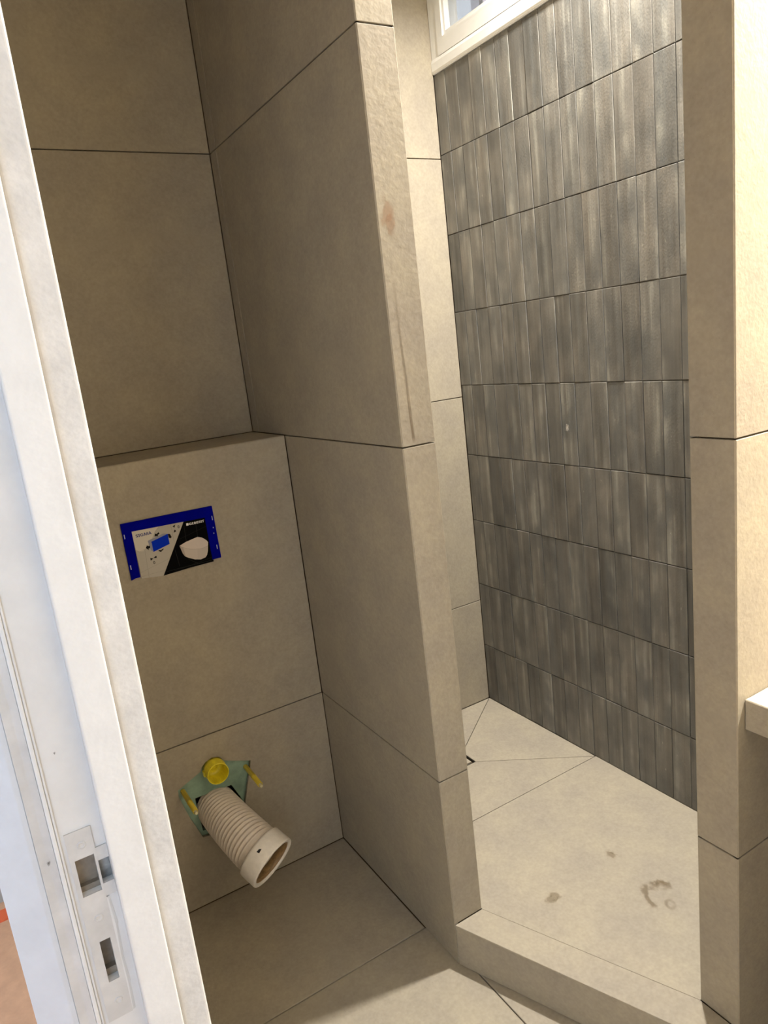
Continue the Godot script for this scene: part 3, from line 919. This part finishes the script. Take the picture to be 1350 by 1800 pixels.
# the blue cardboard guard over the opening for the flush plate
func flush_guard() -> void:
	var x0 := -0.4575
	var y1 := 1.098
	var sx := 0.232
	var sy := 0.148
	var P := func(u: float, v: float) -> Vector2:
		return Vector2(u * sx - sx * 0.5, sy * (0.5 - v))
	var t := thing("flush_plate_guard", "blue rimmed cardboard guard printed with a toilet on the casing wall", "guard", Vector3(x0 + sx * 0.5, y1 - sy * 0.5, ZB))
	var blue := make_paint(Color(0.015, 0.03, 0.52), 0.06, 191, 1.2)
	blue.roughness = 0.8
	blue.metallic_specular = 0.1
	var fr := new_st()
	var ring := PackedVector2Array()
	for q in [[0.007, 0.025], [0.50, 0.032], [0.987, 0.043], [0.995, 0.974], [0.894, 0.975], [0.888, 0.215], [0.104, 0.180], [0.102, 0.966], [0.055, 0.963], [0.008, 0.985]]:
		ring.append(P.call(q[0], q[1]))
	prism(fr, ring, 0.0003, 0.0055)
	var frame := obj("rim", fr, blue, t)
	frame.set_meta("label", "blue plastic rim")
	var slot_mat := flat(Color(0.72, 0.74, 0.84), 0.5)
	for q in [[0.024, 0.24], [0.026, 0.765], [0.968, 0.25], [0.967, 0.77], [0.962, 0.42], [0.958, 0.52]]:
		var s := new_st()
		var c: Vector2 = P.call(q[0], q[1])
		var tall := 0.0055 if q[0] != 0.962 and q[0] != 0.958 else 0.0015
		box(s, Vector3(c.x - 0.0009, c.y - tall, 0.0040), Vector3(c.x + 0.0009, c.y + tall, 0.0060))
		obj("clip_slot", s, slot_mat, frame)
	# card
	var im := Image.create(464, 296, false, Image.FORMAT_RGB8)
	im.fill(Color(0.80, 0.78, 0.74))
	var grey := Color(0.62, 0.60, 0.57)
	# wall area below the torn edge, slightly darker, with tile lines
	fill(im, [0.415, 0.15, 0.334, 0.275, 0.300, 0.36, 0.217, 0.515, 0.180, 0.545, 0.144, 0.545, 0.09, 0.49, 0.09, 1.05, 0.35, 1.05, 0.70, 0.15], Color(0.70, 0.68, 0.65))
	for l in [[0.2, 0.535, 0.191, 1.05], [0.513, 0.16, 0.517, 0.56], [0.09, 0.905, 0.44, 0.772], [0.09, 0.965, 0.36, 0.955], [0.415, 0.17, 0.334, 0.275], [0.217, 0.515, 0.144, 0.545], [0.144, 0.545, 0.10, 0.49]]:
		line(im, Vector2(l[0], l[1]), Vector2(l[2], l[3]), 0.0022, grey)
	# black half with a pale tile grid
	fill(im, [0.687, 0.12, 1.0, 0.12, 1.0, 1.1, 0.320, 1.1], Color(0.012, 0.012, 0.014))
	var lg := Color(0.17, 0.17, 0.17)
	for l in [[0.652, 0.287, 0.645, 0.559], [0.781, 0.192, 0.778, 0.522], [0.58, 0.487, 0.93, 0.355], [0.512, 0.657, 0.528, 0.947], [0.63, 0.86, 0.77, 1.03], [0.45, 1.01, 0.93, 0.93], [0.38, 0.985, 0.93, 0.985]]:
		line(im, Vector2(l[0], l[1]), Vector2(l[2], l[3]), 0.0022, lg)
	# box of the cistern with arrows on its four sides
	fill(im, [0.247, 0.393, 0.42, 0.330, 0.466, 0.351, 0.283, 0.421, 0.286, 0.599, 0.262, 0.561], Color(0.55, 0.56, 0.62))
	fill(im, [0.283, 0.421, 0.466, 0.351, 0.465, 0.529, 0.286, 0.599], Color(0.02, 0.18, 0.72))
	var ink := Color(0.10, 0.09, 0.09)
	for a in [[0.325, 0.345, 0.335, 0.300, 0.350, 0.312, 0.375, 0.290, 0.382, 0.318, 0.360, 0.335, 0.365, 0.355], [0.214, 0.505, 0.232, 0.462, 0.238, 0.480, 0.262, 0.485, 0.258, 0.520, 0.240, 0.525, 0.243, 0.552], [0.466, 0.365, 0.478, 0.352, 0.490, 0.370, 0.500, 0.420, 0.486, 0.440, 0.478, 0.425, 0.470, 0.430], [0.334, 0.600, 0.352, 0.590, 0.360, 0.600, 0.395, 0.580, 0.388, 0.605, 0.372, 0.612, 0.362, 0.632]]:
		fill(im, a, ink)
	for a in [[0.530, 0.245, 0.560, 0.225, 0.548, 0.275], [0.530, 0.355, 0.560, 0.340, 0.545, 0.305], [0.240, 0.690, 0.240, 0.735, 0.270, 0.706], [0.305, 0.672, 0.305, 0.712, 0.272, 0.700]]:
		fill(im, a, ink)
	# toilet
	var shade := [Color(0.70, 0.66, 0.63), Color(0.76, 0.72, 0.69), Color(0.78, 0.75, 0.72), Color(0.74, 0.70, 0.67), Color(0.66, 0.62, 0.59)]
	fill(im, [0.565, 0.606, 0.674, 0.696, 0.789, 0.733, 0.873, 0.709, 0.862, 0.800, 0.845, 0.870, 0.825, 0.907, 0.768, 0.924, 0.706, 0.899, 0.640, 0.845, 0.603, 0.803, 0.584, 0.740], shade[3])
	fill(im, [0.600, 0.650, 0.674, 0.700, 0.750, 0.725, 0.735, 0.905, 0.706, 0.899, 0.640, 0.845, 0.612, 0.800], shade[1])
	fill(im, [0.565, 0.606, 0.600, 0.650, 0.612, 0.805, 0.603, 0.803, 0.584, 0.740], shade[4])
	fill(im, [0.565, 0.600, 0.640, 0.560, 0.773, 0.520, 0.815, 0.545, 0.842, 0.577, 0.868, 0.620, 0.879, 0.655, 0.873, 0.709, 0.840, 0.728, 0.789, 0.733, 0.730, 0.720, 0.674, 0.696, 0.620, 0.660], Color(0.80, 0.76, 0.73))
	line(im, Vector2(0.572, 0.622), Vector2(0.674, 0.704), 0.0022, shade[4])
	line(im, Vector2(0.674, 0.704), Vector2(0.789, 0.740), 0.0022, shade[4])
	line(im, Vector2(0.789, 0.740), Vector2(0.873, 0.716), 0.0022, shade[4])
	var cm := StandardMaterial3D.new()
	cm.albedo_texture = tex(im)
	cm.roughness = 0.8
	cm.metallic_specular = 0.2
	var cs := new_st()
	var outline := [[0.105, 0.178], [0.889, 0.213], [0.893, 0.976], [0.905, 0.980], [0.905, 1.015], [0.640, 1.020], [0.338, 1.042], [0.113, 0.996]]
	var pts := PackedVector2Array()
	for q in outline:
		pts.append(P.call(q[0], q[1]))
	pts.reverse()
	var idx := Geometry2D.triangulate_polygon(pts)
	for k in range(0, idx.size(), 3):
		var tri := [pts[idx[k]], pts[idx[k + 1]], pts[idx[k + 2]]]
		if (tri[1] - tri[0]).cross(tri[2] - tri[0]) < 0.0:
			tri.reverse()
		var f := []
		var uv := []
		for v in tri:
			f.append(Vector3(v.x, v.y, 0.0036))
			uv.append(Vector2(v.x / sx + 0.5, (0.5 - v.y / sy) / 1.06))
		face(cs, f, uv)
	for i in pts.size():
		var a := pts[i]
		var b := pts[(i + 1) % pts.size()]
		var ea := Vector2(a.x / sx * 0.97 + 0.5, (0.5 - b.y / sy) / 1.06 - 0.008)
		var eb := Vector2(b.x / sx * 0.97 + 0.5, (0.5 - b.y / sy) / 1.06 - 0.008)
		face(cs, [Vector3(a.x, a.y, 0.0006), Vector3(b.x, b.y, 0.0006), Vector3(b.x, b.y, 0.0036), Vector3(a.x, a.y, 0.0036)], [ea, eb, eb, ea])
	var card := obj("card", cs, cm, t)
	card.set_meta("label", "printed card, half white and half black")
	var w1: Vector2 = P.call(0.218, 0.272)
	lettering("SIGMA", card, Vector3(w1.x, w1.y, 0.0037), 0.0075, 0.038, Color(0.10, 0.15, 0.44))
	var w2: Vector2 = P.call(0.792, 0.271)
	lettering("GEBERIT", card, Vector3(w2.x, w2.y, 0.0037), 0.0058, 0.0385, Color(0.88, 0.88, 0.88))
	var w3: Vector2 = P.call(0.690, 0.268)
	var sq := new_st()
	box(sq, Vector3(w3.x - 0.003, w3.y - 0.003, 0.0035), Vector3(w3.x + 0.003, w3.y + 0.003, 0.0039))
	obj("logo_square", sq, flat(Color(0.88, 0.88, 0.88), 0.6), card)
	var w4: Vector2 = P.call(0.592, 0.276)
	lettering("0", card, Vector3(w4.x, w4.y, 0.0037), 0.0075, 0.0045, Color(0.12, 0.12, 0.13))
	var w5: Vector2 = P.call(0.271, 0.780)
	lettering("0", card, Vector3(w5.x, w5.y, 0.0037), 0.0075, 0.0045, Color(0.12, 0.12, 0.13))

func toilet_pipes() -> void:
	# waste connector: corrugated, bending down and to the right, with a plain cuff
	var p0 := Vector3(-0.350, 0.262, -0.615)
	var p2 := Vector3(-0.293, 0.203, -0.360)
	var axis := Vector3(0.40, -0.47, 0.79).normalized()
	var p1 := p2 - axis * 0.135
	var at := p0
	var t := thing("waste_pipe", "white corrugated waste pipe with a wide cuff, bent out of the sawn hole", "pipe", at)
	var plastic := make_paint(Color(0.86, 0.82, 0.775), 0.05, 201, 0.6)
	plastic.roughness = 0.5
	var white := make_paint(Color(0.92, 0.90, 0.87), 0.03, 205, 0.6)
	white.roughness = 0.45
	var rows := []
	var inner := []
	var steps := 220
	for i in steps + 1:
		var s := float(i) / steps * 0.80
		var c := p0.lerp(p1, s).lerp(p1.lerp(p2, s), s)
		var dir := (p1 - p0).lerp(p2 - p1, s).normalized()
		var k := float(i) / steps
		var wave := 0.5 - 0.5 * cos(k * TAU * 19.0)
		var r := lerpf(0.0525, 0.0605, k) + (wave - 0.5) * 0.0056
		if k > 0.965:
			r = lerpf(r, 0.0610, smoothstep(0.965, 0.985, k))
		rows.append([c - at, dir, r])
	var last: Array = rows[-1]
	var cuff_dir := axis
	var b0: Vector3 = last[0] + cuff_dir * 0.001
	for k in range(1, 8):
		rows.append([last[0] + cuff_dir * 0.0022 * k, cuff_dir, 0.0612])
	for i in 41:
		var k := 1.0 - i / 40.0
		inner.append([rows[int(k * steps)][0], rows[int(k * steps)][1], rows[int(k * steps)][2] - 0.008])
	rows.append_array([])
	var bellows := obj("bellows", sweep(rows, 48), plastic, t)
	bellows.set_meta("label", "ribbed greyish bellows")
	obj("lining", sweep(inner, 40), flat(Color(0.45, 0.36, 0.25), 0.8), t)
	var e: Vector3 = p2 - at
	var cu := []
	for q in [[-0.050, 0.0605], [-0.050, 0.0660], [-0.0485, 0.0680], [-0.044, 0.0690], [-0.020, 0.0694], [-0.003, 0.0694], [-0.0008, 0.0688], [0.0, 0.0675], [0.0, 0.0625], [-0.0012, 0.0600], [-0.004, 0.0590], [-0.020, 0.0585], [-0.046, 0.0580], [-0.0505, 0.0500]]:
		cu.append([e + axis * q[0], axis, q[1]])
	var cuff := obj("cuff", sweep(cu, 56), white, t)
	cuff.set_meta("label", "smooth white cuff")
	var seal := []
	for q in [[-0.005, 0.0588], [-0.007, 0.0560], [-0.012, 0.0550], [-0.026, 0.0552], [-0.028, 0.0580]]:
		seal.append([e + axis * q[0], axis, q[1]])
	var sl := obj("seal", sweep(seal, 48), make_paint(Color(0.56, 0.45, 0.30), 0.18, 211, 1.5), t)
	sl.set_meta("label", "dirty tan seal inside the mouth")
	# a dark printed mark on the cuff
	var side := axis.cross(Vector3.UP).normalized()
	var upv := side.cross(axis)
	var nrm := (Vector3(-0.752575, 1.438405, 1.210173) - p2).normalized()
	var rad := (nrm - axis * nrm.dot(axis)).normalized()
	var tang := axis.cross(rad).normalized()
	var mk := new_st()
	for q in [[[-0.006, 0.006], [0.005, 0.004], [0.002, -0.007], [-0.005, -0.003]]]:
		var c := e - axis * 0.030 + rad * 0.0696
		var f := []
		var uv := []
		for v in q:
			f.append(c + axis * v[0] * 0.7 + tang * v[1] - rad * (v[1] * v[1] * 7.0))
			uv.append(Vector2.ZERO)
		face(mk, f, uv)
	obj("mark", mk, flat(Color(0.07, 0.06, 0.06), 0.7), cuff)
	# yellow cap over the flush pipe: a short open tube
	var yellow := make_paint(Color(0.92, 0.86, 0.20), 0.05, 221, 0.5)
	yellow.roughness = 0.35
	var cc := Vector3(-0.343, 0.3865, ZB)
	var cap := thing("flush_pipe_cap", "open yellow plastic cap over the flush inlet above the waste pipe", "pipe cap", cc)
	var cr := []
	for q in [[-0.016, 0.0262], [-0.016, 0.0290], [0.004, 0.0290], [0.006, 0.0300], [0.014, 0.0300], [0.016, 0.0288], [0.0365, 0.0294], [0.0375, 0.0290], [0.0375, 0.0276], [0.036, 0.0272], [0.0, 0.0262], [-0.010, 0.0255], [-0.0105, 0.009], [-0.0060, 0.0070], [-0.0060, 0.0004]]:
		cr.append([Vector3(0, 0, q[0]), Vector3.BACK, q[1]])
	obj("tube", sweep(cr, 40), yellow, cap)
	box_obj("clip", Vector3(-0.0325, -0.008, 0.002), Vector3(-0.0285, 0.006, 0.014), yellow, cap)
	# two yellow sleeves on the fixing bolts
	var ym := make_paint(Color(0.86, 0.77, 0.26), 0.08, 225, 0.5)
	ym.roughness = 0.4
	var clear := flat(Color(0.85, 0.82, 0.66), 0.25)
	for q in [[Vector3(-0.4318, 0.3490, ZB), "yellow sleeve on the fixing bolt left of the waste pipe", Vector3(0.01, -0.01, 1)], [Vector3(-0.2548, 0.3470, ZB), "yellow sleeve on the fixing bolt right of the yellow cap", Vector3(0.0, 0.0, 1)]]:
		var sl2 := thing("bolt_sleeve", q[1], "bolt sleeve", q[0], "yellow sleeves on the toilet fixing bolts")
		var dir: Vector3 = q[2].normalized()
		var rr := []
		for v in [[-0.012, 0.0066], [0.050, 0.0068], [0.051, 0.0074], [0.053, 0.0074], [0.054, 0.0068], [0.100, 0.0068], [0.101, 0.0058], [0.085, 0.0054]]:
			rr.append([dir * v[0], dir, v[1]])
		obj("sleeve", sweep(rr, 20), ym, sl2)
		obj("bolt_tip", sweep([[dir * 0.05, dir, 0.0046], [dir * 0.106, dir, 0.0046], [dir * 0.109, dir, 0.0036]], 16, true), clear, sl2)
